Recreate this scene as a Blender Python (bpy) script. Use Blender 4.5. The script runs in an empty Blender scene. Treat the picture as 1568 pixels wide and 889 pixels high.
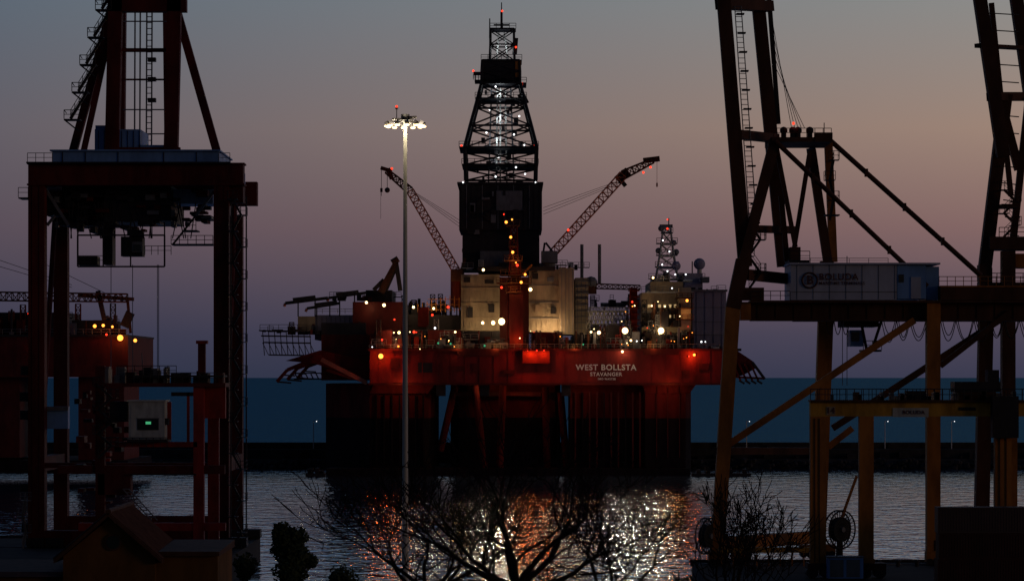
import bpy, math, random
from mathutils import Vector, Matrix
random.seed(7)
F=4355.6; CH=24.0
scene=bpy.context.scene
scene.view_settings.view_transform='Standard'
scene.view_settings.look='None'
scene.view_settings.exposure=0
def s2l(c):
    return tuple(((v/255)/12.92 if v/255<=0.04045 else (((v/255)+0.055)/1.055)**2.4) for v in c)
# ------------------------------------------------------------ materials
MATS={}
def mat(name,col,rough=0.55,var=0.35,scale=0.6,metal=0.0,bump=0.0,dirt=None,spec=0.5):
    if name in MATS: return MATS[name]
    m=bpy.data.materials.new(name); m.use_nodes=True
    nt=m.node_tree; b=nt.nodes['Principled BSDF']
    tc=nt.nodes.new('ShaderNodeTexCoord')
    mp=nt.nodes.new('ShaderNodeMapping'); mp.inputs['Scale'].default_value=(1,1,0.35)
    nt.links.new(tc.outputs['Object'],mp.inputs[0])
    n=nt.nodes.new('ShaderNodeTexNoise'); n.inputs['Scale'].default_value=scale; n.inputs['Detail'].default_value=7; n.inputs['Roughness'].default_value=0.65
    nt.links.new(mp.outputs[0],n.inputs['Vector'])
    r=nt.nodes.new('ShaderNodeValToRGB')
    d=dirt or tuple(c*(1-var) for c in col)
    r.color_ramp.elements[0].position=0.38; r.color_ramp.elements[0].color=(*d,1)
    r.color_ramp.elements[1].position=0.62; r.color_ramp.elements[1].color=(*col,1)
    nt.links.new(n.outputs[0],r.inputs[0]); nt.links.new(r.outputs[0],b.inputs['Base Color'])
    b.inputs['Roughness'].default_value=rough; b.inputs['Metallic'].default_value=metal; b.inputs['Specular IOR Level'].default_value=spec
    if bump:
        bp=nt.nodes.new('ShaderNodeBump'); bp.inputs['Strength'].default_value=bump; bp.inputs['Distance'].default_value=0.05
        nt.links.new(n.outputs[0],bp.inputs['Height']); nt.links.new(bp.outputs[0],b.inputs['Normal'])
    MATS[name]=m; return m
def emat(name,col,st,sample=False):
    m=bpy.data.materials.new(name); m.use_nodes=True
    nt=m.node_tree; nt.nodes.clear()
    o=nt.nodes.new('ShaderNodeOutputMaterial'); e=nt.nodes.new('ShaderNodeEmission')
    e.inputs[0].default_value=(*col,1); e.inputs[1].default_value=st
    nt.links.new(e.outputs[0],o.inputs[0])
    if not sample: m.cycles.emission_sampling='NONE'
    MATS[name]=m; return m
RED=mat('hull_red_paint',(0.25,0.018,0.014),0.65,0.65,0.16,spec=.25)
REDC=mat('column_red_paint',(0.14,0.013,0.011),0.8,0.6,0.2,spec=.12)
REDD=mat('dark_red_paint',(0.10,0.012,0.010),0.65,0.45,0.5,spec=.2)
BLK=mat('antifouling_black',(0.016,0.011,0.014),0.9,0.4,0.4,spec=.08)
DARK=mat('dark_steel',(0.024,0.021,0.026),0.65,0.4,0.8,spec=.25)
STEEL=mat('grey_steel',(0.14,0.14,0.16),0.55,0.4,0.8,spec=.4)
PALE=mat('pale_steel',(0.42,0.42,0.40),0.5,0.3,0.8)
BEIGE=mat('beige_cladding',(0.34,0.27,0.19),0.7,0.45,0.3,spec=.3)
GREYB=mat('grey_cladding',(0.26,0.24,0.34),0.65,0.2,0.2,spec=.3)
WHITE=mat('white_paint',(0.7,0.7,0.67),0.5,0.15,0.5)
CABIN=mat('cabin_off_white',(0.42,0.43,0.42),0.6,0.35,1.2)
HOUSE=mat('machinery_house_white',(0.42,0.45,0.58),0.6,0.25,0.35,spec=.3)
CRANER=mat('crane_red_brown',(0.12,0.016,0.013),0.7,0.55,0.4,spec=.15)
BOX=mat('machinery_blue_grey',(0.16,0.31,0.62),0.55,0.35,0.4,spec=.3)
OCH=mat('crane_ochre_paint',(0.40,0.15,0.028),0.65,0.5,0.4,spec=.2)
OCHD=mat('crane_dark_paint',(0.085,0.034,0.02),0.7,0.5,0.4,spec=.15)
YEL=mat('yard_crane_yellow',(0.52,0.28,0.04),0.6,0.5,0.5,spec=.2)
CRED=mat('yard_crane_red',(0.30,0.02,0.015),0.6,0.55,0.5,spec=.25)
ORJ=mat('boom_orange',(0.38,0.11,0.06),0.5,0.3,0.8)
CONC=mat('breakwater_concrete',(0.05,0.045,0.045),0.9,0.5,0.3,bump=0.6,spec=.1)
QUAY=mat('quay_concrete',(0.05,0.045,0.042),0.9,0.4,0.2,bump=0.3,spec=.1)
EARTH=mat('hill_grass',(0.04,0.045,0.025),0.95,0.5,0.4,bump=0.5,spec=.1)
BARK=mat('bark',(0.022,0.016,0.015),0.95,0.4,3,spec=.05)
LEAF=mat('foliage',(0.04,0.055,0.025),0.85,0.5,2,spec=.1)
ROOF=mat('roof_tiles',(0.09,0.04,0.026),0.85,0.4,2,bump=0.4,spec=.15)
PLAS=mat('ochre_plaster',(0.15,0.07,0.024),0.9,0.4,1,spec=.1)
CONT=mat('container_maroon',(0.05,0.016,0.015),0.6,0.4,0.6,spec=.2)
GLASS=mat('dark_glass',(0.02,0.03,0.03),0.15,0.1,1)
LW=emat('lamp_warm_white',(1,0.66,0.28),6)
LC=emat('lamp_cool_white',(0.9,0.92,0.95),3)
LR=emat('lamp_red',(1,0.04,0.015),2.5)
LO=emat('lamp_orange',(1,0.30,0.04),3.5)
LG=emat('lamp_green',(0.15,1,0.45),.35)
LWIN=emat('lit_window',(1,0.66,0.3),.5)
# ------------------------------------------------------------ mesh builder
class MB:
    def __init__(s): s.v=[];s.f=[];s.m=[];s.ml=[]
    def mi(s,m):
        if m not in s.ml: s.ml.append(m)
        return s.ml.index(m)
    def add(s,vs,fs,m):
        o=len(s.v); s.v+= [tuple(v) for v in vs]; k=s.mi(m)
        for f in fs: s.f.append([i+o for i in f]); s.m.append(k)
    def hexa(s,c,m):
        s.add(c,[(0,3,2,1),(4,5,6,7),(0,1,5,4),(1,2,6,5),(2,3,7,6),(3,0,4,7)],m)
    def box(s,x0,x1,y0,y1,z0,z1,m):
        s.hexa([(x0,y0,z0),(x1,y0,z0),(x1,y1,z0),(x0,y1,z0),(x0,y0,z1),(x1,y0,z1),(x1,y1,z1),(x0,y1,z1)],m)
    def frame(s,a,b):
        a=Vector(a);b=Vector(b);d=(b-a).normalized()
        up=Vector((0,1,0)) if abs(d.y)<0.9 else Vector((0,0,1))
        u=d.cross(up).normalized(); w=d.cross(u).normalized()
        return a,b,u,w
    def beam(s,a,b,wd,dp,m,wd2=None,dp2=None):
        a,b,u,w=s.frame(a,b); wd2=wd2 or wd; dp2=dp2 or dp
        c=[]
        for p,W,Dp in((a,wd,dp),(b,wd2,dp2)):
            for i,j in((-1,-1),(1,-1),(1,1),(-1,1)): c.append(p+u*i*W/2+w*j*Dp/2)
        s.hexa(c,m)
    def tube(s,a,b,r0,m,r1=None,n=6,cap=True):
        a,b,u,w=s.frame(a,b); r1=r0 if r1 is None else r1
        vs=[]
        for p,r in((a,r0),(b,r1)):
            for i in range(n):
                t=2*math.pi*i/n; vs.append(p+u*math.cos(t)*r+w*math.sin(t)*r)
        fs=[(i,(i+1)%n,n+(i+1)%n,n+i) for i in range(n)]
        if cap: fs+= [tuple(range(n-1,-1,-1)),tuple(range(n,2*n))]
        s.add(vs,fs,m)
    def ball(s,c,r,m,nu=8,nv=5,sc=(1,1,1)):
        vs=[(c[0],c[1],c[2]-r*sc[2])];
        for j in range(1,nv):
            ph=-math.pi/2+math.pi*j/nv
            for i in range(nu):
                t=2*math.pi*i/nu; vs.append((c[0]+r*sc[0]*math.cos(ph)*math.cos(t),c[1]+r*sc[1]*math.cos(ph)*math.sin(t),c[2]+r*sc[2]*math.sin(ph)))
        vs.append((c[0],c[1],c[2]+r*sc[2])); fs=[]
        for i in range(nu): fs.append((0,1+(i+1)%nu,1+i))
        for j in range(nv-2):
            for i in range(nu):
                a=1+j*nu; fs.append((a+i,a+(i+1)%nu,a+nu+(i+1)%nu,a+nu+i))
        l=len(vs)-1; a=1+(nv-2)*nu
        for i in range(nu): fs.append((a+i,a+(i+1)%nu,l))
        s.add(vs,fs,m)
    def prism(s,plan,z0,z1,m,plan2=None):
        n=len(plan); p2=plan2 or plan
        vs=[(x,y,z0) for x,y in plan]+[(x,y,z1) for x,y in p2]
        fs=[(i,(i+1)%n,n+(i+1)%n,n+i) for i in range(n)]+[tuple(range(n-1,-1,-1)),tuple(range(n,2*n))]
        s.add(vs,fs,m)
    def truss(s,a,b,w0,w1,n,m,r=0.12,rb=0.07,xb=False):
        a,b,u,w=s.frame(a,b); L=[]
        for k in range(n+1):
            t=k/n; p=a.lerp(b,t); W=w0+(w1-w0)*t
            L.append([p+u*i*W/2+w*j*W/2 for i,j in((-1,-1),(1,-1),(1,1),(-1,1))])
        for k in range(n):
            for i in range(4):
                s.tube(L[k][i],L[k+1][i],r,m,n=4,cap=False)
                j=(i+1)%4
                if xb: 
                    s.tube(L[k][i],L[k+1][j],rb,m,n=4,cap=False); s.tube(L[k][j],L[k+1][i],rb,m,n=4,cap=False)
                elif k%2: s.tube(L[k][i],L[k+1][j],rb,m,n=4,cap=False)
                else: s.tube(L[k][j],L[k+1][i],rb,m,n=4,cap=False)
                s.tube(L[k+1][i],L[k+1][j],rb,m,n=4,cap=False)
    def tower(s,cx,cy,lev,m,r=0.25,rb=0.12,sq=1.0):
        L=[]
        for z,h in lev: L.append([Vector((cx+i*h,cy+j*h*sq,z)) for i,j in((-1,-1),(1,-1),(1,1),(-1,1))])
        for k in range(len(L)):
            for i in range(4):
                j=(i+1)%4; s.tube(L[k][i],L[k][j],rb*1.3,m,n=5,cap=False)
                if k+1<len(L):
                    s.tube(L[k][i],L[k+1][i],r,m,n=6,cap=False)
                    s.tube(L[k][i],L[k+1][j],rb,m,n=5,cap=False); s.tube(L[k][j],L[k+1][i],rb,m,n=5,cap=False)
    def rail(s,a,b,m,h=1.1,sp=1.5,r=0.035):
        a=Vector(a);b=Vector(b);n=max(1,int((b-a).length/sp)); up=Vector((0,0,h))
        for k in range(n+1):
            p=a.lerp(b,k/n); s.tube(p,p+up,r,m,n=4,cap=False)
        s.tube(a+up,b+up,r,m,n=4,cap=False); s.tube(a+up*0.5,b+up*0.5,r*0.8,m,n=4,cap=False)
    def stairs(s,x0,x1,y0,y1,z0,z1,n,m):
        dz=(z1-z0)/n
        for k in range(n):
            za=z0+dz*k; zb=za+dz
            xa,xb=(x0,x1) if k%2==0 else (x1,x0)
            s.beam((xa,y0+0.3,za),(xb,y0+0.3,zb),0.25,0.5,m)
            s.rail((xa,y0,za),(xb,y0,zb),m,1.0,1.2)
            s.box(xb-0.6,xb+0.6,y0-0.2,y1,zb-0.08,zb,m)
            s.rail((xb-0.6,y0-0.2,zb),(xb+0.6,y0-0.2,zb),m,1.0,0.6)
            e=xb+(0.6 if xb==max(x0,x1) else -0.6)
            s.rail((e,y0-0.2,zb),(e,y1,zb),m,1.0,0.9)
    def build(s,name,parent=None,smooth=False):
        xs=[v[0] for v in s.v]; ys=[v[1] for v in s.v]; zs=[v[2] for v in s.v]
        o=Vector(((min(xs)+max(xs))/2,(min(ys)+max(ys))/2,min(zs)))
        me=bpy.data.meshes.new(name); me.from_pydata([tuple(Vector(v)-o) for v in s.v],[],s.f)
        for m in s.ml: me.materials.append(m)
        me.polygons.foreach_set('material_index',s.m)
        if smooth: me.polygons.foreach_set('use_smooth',[True]*len(s.f))
        me.update()
        ob=bpy.data.objects.new(name,me); scene.collection.objects.link(ob)
        if parent: ob.parent=parent; ob.location=o-parent.location
        else: ob.location=o
        return ob
def group(name,loc):
    e=bpy.data.objects.new(name,None); e.empty_display_size=1; e.location=loc; scene.collection.objects.link(e); return e
class Ref:
    """surveying helper: real coordinates of a point at distance D0+dy"""
    def __init__(s,D): s.D=D
    def P(s,px,py,dy=0):
        D=s.D+dy; return Vector(((px-784)*D/F,D,CH+(577-py)*D/F))
    def box(s,mb,px0,px1,py0,py1,dy0,dy1,m):
        a=s.P(px0,py1,dy0); b=s.P(px1,py0,dy0)
        mb.box(a.x,b.x,a.y,s.D+dy1,a.z,b.z,m)
def plamp(name,loc,e,col,parent,r=0.4):
    l=bpy.data.lights.new(name,'POINT'); l.energy=e; l.color=col; l.shadow_soft_size=r
    o=bpy.data.objects.new(name,l); scene.collection.objects.link(o)
    o.parent=parent; o.location=Vector(loc)-parent.location; return o
def slamp(name,loc,e,col,parent,dr,ang=110,r=0.4):
    l=bpy.data.lights.new(name,'SPOT'); l.energy=e; l.color=col; l.shadow_soft_size=r; l.spot_size=math.radians(ang); l.spot_blend=.4
    o=bpy.data.objects.new(name,l); scene.collection.objects.link(o); o.rotation_euler=Vector(dr).to_track_quat('-Z','Y').to_euler()
    o.parent=parent; o.location=Vector(loc)-parent.location; return o
def text(body,c,width,m,parent,name,off=0.02):
    cu=bpy.data.curves.new(name,'FONT'); cu.body=body; cu.align_x='CENTER'; cu.align_y='CENTER'; cu.extrude=0.02; cu.offset=off; cu.space_character=1.12
    cu.materials.append(m); o=bpy.data.objects.new(name,cu); scene.collection.objects.link(o)
    bpy.context.view_layer.update()
    s=width/o.dimensions.x; o.scale=(s,s,s); o.rotation_euler=(math.radians(90),0,0)
    o.parent=parent; o.location=Vector(c)-parent.location; return o
WC=(1,0.66,0.32); RC=(1,0.13,0.02); OC=(1,0.4,0.1); CC=(0.85,0.95,1)

# ============================================================ OIL RIG
R=Ref(700.0); rig=group('offshore_drilling_rig',(R.P(784,577).x,740,0))
P=R.P
hull=MB()
R.box(hull,566,1112,536,587,0,78,RED)
R.box(hull,492,565,512,582,8,74,REDD)
for px in range(580,1110,22):
    if 870<px<985: continue
    a=P(px,586,0); hull.box(a.x,a.x+0.25,699.85,700.002,a.z,P(px,538).z,RED)
R.box(hull,564,1114,533.5,537,-0.5,78.5,REDD)
R.box(hull,564,1114,586,589,-0.3,78.3,REDD)
R.box(hull,700,765,536.9,545,-.6,0,REDD); R.box(hull,800,842,536.9,556,-1.4,0,REDC); R.box(hull,985,1040,536.9,543,-.5,0,REDD); R.box(hull,640,662,555,570,-.12,0,DARK)
for x,y,w,h in((598,548,14,16),(690,560,20,8),(724,556,9,14),(770,566,18,6),(1070,556,16,10),(1046,566,10,8)): R.box(hull,x,x+w,y,y+h,-.35,0,REDD)
def column(pts,pyT,pyM,m):
    pl=[(P(px,0,dy).x,700+dy) for px,dy in pts]
    zT=P(0,pyT).z; zM=P(0,pyM).z
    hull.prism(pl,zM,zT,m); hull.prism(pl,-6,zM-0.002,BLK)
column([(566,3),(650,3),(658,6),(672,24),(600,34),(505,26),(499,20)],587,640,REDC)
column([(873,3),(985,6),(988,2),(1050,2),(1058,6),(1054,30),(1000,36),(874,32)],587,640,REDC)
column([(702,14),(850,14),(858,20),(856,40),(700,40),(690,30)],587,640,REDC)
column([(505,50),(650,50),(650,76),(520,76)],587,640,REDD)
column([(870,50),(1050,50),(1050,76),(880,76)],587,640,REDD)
for x0,x1,xx0,xx1,m in((566,655,572,666,REDC),(988,1056,984,1066,REDC)):
    a=P(x0,602,1.5);b=P(x1,602,1.5);c=P(xx0,588,1.5);d=P(xx1,588,1.5)
    hull.hexa([a,b,b+Vector((0,12,0)),a+Vector((0,12,0)),c,d,d+Vector((0,12,0)),c+Vector((0,12,0))],m)
for a,b in(((697,590),(674,690)),((727,590),(742,718)),((770,590),(765,720)),((858,600),(868,715)),((835,592),(838,720)),((905,592),(903,640)),((940,592),(938,640))):
    hull.tube(P(*a,8),P(*b,8),0.9,REDC,n=10)
for px in range(880,985,11): R.box(hull,px,px+2.2,600,715,2.2,3,REDD if px%3 else BLK)
for px in range(575,650,12): R.box(hull,px,px+2,605,712,2.2,3.0,BLK)
for px in range(790,856,9): R.box(hull,px,px+2.2,645,718,12.8,14,BLK)
for px in(1005,1022,1040): R.box(hull,px,px+1.2,592,700,1.5,2.1,REDD)
R.box(hull,500,1056,717,735,-2,78,BLK)
R.box(hull,690,862,600,606,10,16,REDD)
for px in(668,735,860): R.box(hull,px,px+14,589,606,2,6,DARK)
hull.build('hull',rig)
rk=MB()
def fin(pts,dy0,dy1,m):
    vs=[P(x,y,dy0) for x,y in pts]+[P(x,y,dy0)+Vector((0,dy1-dy0,0)) for x,y in pts]; n=len(pts)
    rk.add(vs,[tuple(range(n)),tuple(range(2*n-1,n-1,-1))]+[(i,n+i,n+(i+1)%n,(i+1)%n) for i in range(n)],m)
for k in range(3):
    o=k*16
    rk.beam(P(424+o,584-k*3,4+k*2),P(440+o,566-k*3,4+k*2),0.8,.6,REDC); rk.beam(P(440+o,566-k*3,4+k*2),P(492+o*.7,545,4+k*2),0.9,0.7,REDC)
    rk.beam(P(424+o,584-k*3,4+k*2),P(446+o,586-k*3,4+k*2),.4,.4,DARK); rk.beam(P(434+o,574-k*3,4+k*2),P(452+o,575-k*3,4+k*2),0.35,0.35,DARK)
for x in range(452,500,8): rk.beam(P(x,572,9),P(x+4,580,9),.3,.3,DARK)
rk.beam(P(452,571,9),P(500,571,9),.3,.3,DARK); rk.beam(P(450,580,9),P(500,580,9),.3,.3,DARK)
fin([(437,552),(490,536),(566,552),(566,580),(540,574),(480,556)],5,22,REDC)
rk.beam(P(492,550,2),P(562,586,2),1.0,1,ORJ); rk.beam(P(500,566,2),P(552,582,2),0.7,0.7,REDC)
fin([(1110,536),(1128,536),(1152,552),(1160,562),(1138,574),(1112,580)],2,26,REDC)
for k in range(4):
    o=k*9
    rk.beam(P(1122+o,556,1),P(1134+o,582,1),0.45,0.6,REDC); rk.beam(P(1132+o,582,1),P(1140+o,587,1),0.5,0.4,DARK)
rk.beam(P(1112,576,1),P(1170,579,1),0.5,0.6,REDC)
rk.tube(P(1152,554,1),P(1171,580,1),0.35,DARK)
for y in(506,514,524,543): rk.beam(P(398+(y-506)*0.4,y,10),P(475,y+1,10),0.3,6,DARK)
for x in range(402,475,9): rk.beam(P(x,506,8),P(x+3,544,8),0.2,0.2,DARK); rk.beam(P(x,524,8),P(x+9,543,8),0.16,0.16,DARK)
rk.rail(P(398,506,8),P(470,506,8),DARK,1.5,2,0.06)
rk.build('anchor_racks',rig)

# ---- topside modules
top=MB()
def TB(a,b,c,d,e,f,m): R.box(top,a,b,c,d,e,f,m)
def ribs(px0,px1,py0,py1,dy,step,m):
    x=px0+step/2
    while x<px1-1:
        R.box(top,x,x+0.9,py0+0.5,py1-0.5,dy-0.18,dy-0.003,m); x+=step
TB(456,482,484,511,12,22,BEIGE); TB(482,540,482,520,14,40,GREYB); ribs(482,540,484,518,14,7,STEEL)
TB(540,618,462,535,10,50,REDD); TB(560,600,444,462,16,40,DARK); TB(618,705,482,536,12,50,DARK)
TB(640,656,470,500,8,12,REDC); TB(655,705,505,537,3,11,REDD); TB(566,600,505,536,2,9,REDD)
TB(492,560,494,512,8,12,DARK)
for (x0,x1,y,h) in((437,502,459,7),(503,560,451,6),(470,520,467,6)):
    top.beam(P(x0,y+5,14),P(x1,y-3,14),h*0.11,1.2,DARK); top.beam(P(x0+12,y+1,14),P(x0+46,y-5,14),1.3,2,DARK,.7,1.2); top.tube(P(x0,y+5,14),P(x0-2,y+10,14),.35,ORJ)
    for t in (0.3,0.7): top.beam(P(x0+(x1-x0)*t,y,14),P(x0+(x1-x0)*t,484,14),0.3,0.4,DARK)
TB(703,830,281,352,20,48,DARK); TB(708,826,352,412,21,47,DARK); 
for px in range(706,830,8): R.box(top,px,px+1,283,350,19.8,20,STEEL if px%3==0 else DARK)
TB(760,800,292,322,19.4,19.8,STEEL); TB(700,832,278.5,281.5,19,49,DARK); TB(735,780,384,410,18,21,STEEL)
for _ in range(24):
    x=random.uniform(706,815); y=random.uniform(285,400); TB(x,x+random.uniform(2,12),y,y+random.uniform(2,14),19.2,19.75,random.choice([DARK,DARK,STEEL]))
TB(706,765,420,506,10,45,BEIGE); ribs(706,765,421,505,10,9,BEIGE)
for y in(440,463,485): R.box(top,706,765,y,y+0.9,9.75,9.99,BEIGE)
TB(810,856,412,508,10,45,BEIGE); ribs(810,856,413,507,10,7.6,BEIGE)
for y in(436,462,486): R.box(top,810,856,y,y+0.9,9.75,9.99,STEEL)
for x,y,w,h in((710,424,10,8),(742,428,14,6),(716,470,8,16),(748,466,9,12),(815,418,9,9),(838,424,10,7),(820,466,7,14),(843,470,8,10)): TB(x,x+w,y,y+h,9.4,9.74,random.choice([STEEL,BEIGE,DARK]))
TB(856.3,879,410,512,9,30,BEIGE); ribs(857,879,412,511,9,5.5,STEEL)
TB(765,810,425,536,14,44,REDD); TB(764,812,402,412,12,42,DARK)
TB(731,850,408,414,8,46,DARK)
TB(881,901,425,520,12,34,BEIGE); ribs(881,901,430,518,12,6,STEEL); 
for y in range(430,520,9): R.box(top,880.5,901.5,y,y+1.2,11.4,11.99,STEEL)
TB(815,862,508,536,5,20,REDD); TB(700,765,507,536,6,20,DARK)
TB(879,1060,512,537,6,50,DARK); TB(930,950,497,520,4,10,DARK)
top.truss(P(900,486,12),P(962,486,12),3.2,3.2,10,PALE,0.13,0.09,True)
top.truss(P(900,474,12),P(962,474,12),1.2,1.2,14,PALE,0.1,0.06)
for px in(903,925,960): top.beam(P(px,470,12),P(px,512,12),0.35,0.35,PALE)
for px in(891,918): top.tube(P(px,374,20),P(px,435,20),0.42,STEEL)
top.truss(P(880,437,18),P(980,440,18),1.3,1.1,12,OCHD,0.14,0.1); top.tube(P(905,430,18),P(905,450,18),1.4,OCHD); top.ball(P(905,433,18),1.7,STEEL)
TB(982,1058,448,514,8,44,BEIGE); TB(996,1046,431,448,12,40,BEIGE); TB(990,1062,446,448.5,7,45,PALE)
TB(980,1060,476,478.5,6.6,8,STEEL); TB(980,1060,492,494,6.6,8,STEEL); TB(1048,1076,418,447,20,44,GREYB)
TB(1060.3,1112,446,534,11,50,GREYB); ribs(1060.3,1112,447,533,11,13,GREYB); TB(1058.5,1114,443,446,10,51,STEEL)
for y in(470,492,512): R.box(top,1061,1112,y,y+.8,10.8,10.98,STEEL)
for px in range(984,1056,8):
    R.box(top,px,px+4.2,466,470.5,7.85,8.01,LWIN if random.random()<0.6 else GLASS)
    R.box(top,px,px+3.5,482,486,7.85,8.01,LWIN if random.random()<0.2 else GLASS)
TB(965,976,440,536,4,9,REDC)
for y in range(445,535,9): top.beam(P(962,y,3.5),P(979,y,3.5),0.25,1.2,REDC)
TB(1040,1058,440,505,3,8,BEIGE)
for y in(455,471,488): TB(1036,1062,y,y+1.6,2,8,OCHD); top.rail(P(1036,y,2),P(1062,y,2),OCHD,1.1,1.3,0.07)
for x0,x1,y in((982,1058,446),(566,705,535),(705,880,534),(880,1112,534),(996,1046,430),(482,540,480)):
    top.rail(P(x0,y,0.3 if y>500 else 9),P(x1,y,0.3 if y>500 else 9),STEEL,1.2,1.6,0.06)
cm=[DARK,DARK,REDD,STEEL,DARK,REDC,DARK,OCHD]
def clutter(mb,px0,px1,pyb,h0,h1,n,d0,d1,ms):
    for i in range(n):
        x=random.uniform(px0,px1); h=random.uniform(h0,h1); w=random.uniform(2,13); d=random.uniform(d0,d1); m=random.choice(ms); t=random.random()
        if t<0.4: R.box(mb,x,x+w,pyb-h*0.7,pyb,d,d+random.uniform(1.5,5),m)
        elif t<0.65: mb.tube(P(x,pyb,d),P(x,pyb-h,d),random.uniform(.12,.4),m)
        elif t<0.8:
            mb.truss(P(x,pyb,d),P(x,pyb-h*1.2,d),1.1,1.1,5,m,.1,.07)
        elif t<0.9:
            mb.tube(P(x,pyb-h*.5,d),P(x+w*1.6,pyb-h*.5,d),random.uniform(.3,.7),m,n=8); mb.beam(P(x+w*.8,pyb,d),P(x+w*.8,pyb-h*.5,d),.3,.3,m)
        else: mb.rail(P(x,pyb-h*.6,d),P(x+w*2,pyb-h*.6,d),STEEL,1.2,1.3,.06); R.box(mb,x,x+w*2,pyb-h*.6,pyb-h*.6+1.2,d,d+2,m)
clutter(top,568,705,536,6,40,110,0.5,9,cm); clutter(top,880,1058,536,6,42,120,0.5,7,cm); clutter(top,765,880,536,5,26,50,0.5,7,cm)
clutter(top,610,705,482,5,28,45,14,40,[DARK,OCHD,STEEL]); clutter(top,500,600,460,4,12,18,12,30,[DARK,REDD]); clutter(top,440,560,512,5,20,30,8,14,[DARK,REDD,DARK])
clutter(top,706,880,413,3,14,34,11,40,[DARK,STEEL,PALE,DARK]); clutter(top,900,985,470,4,22,24,14,36,[DARK,STEEL]); clutter(top,985,1075,432,3,14,26,12,34,[DARK,STEEL,PALE])
clutter(top,1060,1112,446,1,6,10,12,34,[DARK,STEEL]); clutter(top,1060,1125,537,3,10,20,2,9,[DARK,PALE,REDD])
clutter(top,400,470,508,1,6,8,8,14,[DARK]); clutter(top,900,962,512,8,24,16,14,22,[STEEL,PALE,DARK])
clutter(top,700,765,536,4,30,40,1,5,[DARK,REDD,STEEL]); clutter(top,985,1056,500,5,40,22,3,7,[DARK,STEEL,OCHD])
for px in range(640,704,7): top.beam(P(px,478,12),P(px,452+abs(px-690)*0.25,12),0.18,0.18,OCH)
for y in(458,466,474): top.beam(P(655,y,12),P(704,y,12),0.15,0.15,OCH)
top.build('topside_modules',rig)

# ---- derrick
dk=MB(); Dc=736; s=Dc/F; cx=(767-784)*s; Z=lambda py:CH+(577-py)*s
hw=lambda px:px*s
dk.tower(cx,Dc,[(Z(280),hw(53)),(Z(256),hw(53.5)),(Z(230),hw(54.5))],DARK,0.5,0.24)
dk.tower(cx,Dc,[(Z(230),hw(54.5)),(Z(196),hw(46)),(Z(162),hw(37)),(Z(130),hw(29))],DARK,0.5,0.22)
dk.tower(cx,Dc,[(Z(130),hw(29)),(Z(112),hw(29)),(Z(95),hw(28))],DARK,0.4,0.2)
dk.tower(cx+hw(2),Dc,[(Z(95),hw(19)),(Z(70),hw(18)),(Z(46),hw(18))],DARK,0.32,0.16)
def DB(px0,px1,py0,py1,h,m): dk.box((px0-784)*s,(px1-784)*s,Dc-h,Dc+h,Z(py1),Z(py0),m)
DB(741,796,97,124,4.7,DARK); 
dk.box((789-784)*s,(798-784)*s,Dc-5,Dc+5,Z(122),Z(97),OCH)
for y,a,b in((229,704,824),(130,736,806),(153,728,806),(255,708,824),(95,737,799),(46,750,790)):
    DB(a,b,y,y+1.4,hw(b-a)/2,DARK); dk.rail(((a-784)*s,Dc-hw(b-a)/2,Z(y)),((b-784)*s,Dc-hw(b-a)/2,Z(y)),DARK,1.3,1.6,0.07)
for px in(748,760,766,776,787): dk.beam(((px-784)*s,Dc,Z(279)),(((px-767)*0.75+767-784)*s,Dc,Z(135)),0.4,0.4,STEEL if px in(748,787) else PALE)
for y in range(140,280,12):
    dk.beam(((745+ (0 if y>200 else 5)-784)*s,Dc,Z(y)),((790-(0 if y>200 else 5)-784)*s,Dc,Z(y)),0.22,0.22,STEEL)
for y in range(140,275,6):
    x=random.uniform(725,800) if y>200 else random.uniform(742,790); DB(x,x+random.uniform(3,8),y,y+random.uniform(3,8),random.uniform(1,4),random.choice([DARK,DARK,STEEL]))
dk.tube(((768-784)*s,Dc,Z(46)),((768-784)*s,Dc,Z(4)),0.22,DARK,0.12)
dk.tube(((750-784)*s,Dc-2,Z(60)),((750-784)*s,Dc-2,Z(30)),0.2,DARK,0.14)
dk.beam(((756-784)*s,Dc-2,Z(40)),((780-784)*s,Dc-2,Z(40)),0.4,0.4,DARK); dk.beam(((768-784)*s,Dc-2,Z(20)),((768-784)*s,Dc-2,Z(46)),0.6,0.6,DARK)
dk.beam(((788-784)*s,Dc-2,Z(85)),((790-784)*s,Dc-2,Z(60)),1.2,1,DARK); dk.beam(((760-784)*s,Dc,Z(95)),((764-784)*s,Dc,Z(50)),0.3,0.3,PALE); dk.beam(((778-784)*s,Dc,Z(95)),((772-784)*s,Dc,Z(50)),0.3,0.3,PALE)
DB(725,741,112,114,3,DARK); DB(727,741,124,127,3,DARK); dk.rail(((725-784)*s,Dc-3,Z(124)),((741-784)*s,Dc-3,Z(124)),DARK,1.3,1,.08)
dk.beam(((728-784)*s,Dc-3,Z(127)),((728-784)*s,Dc-3,Z(112)),0.3,0.3,DARK)
dk.beam(((796-784)*s,Dc-2,Z(155)),((806-784)*s,Dc-2,Z(150)),3,1.5,DARK)
dk.build('derrick',rig)

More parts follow.
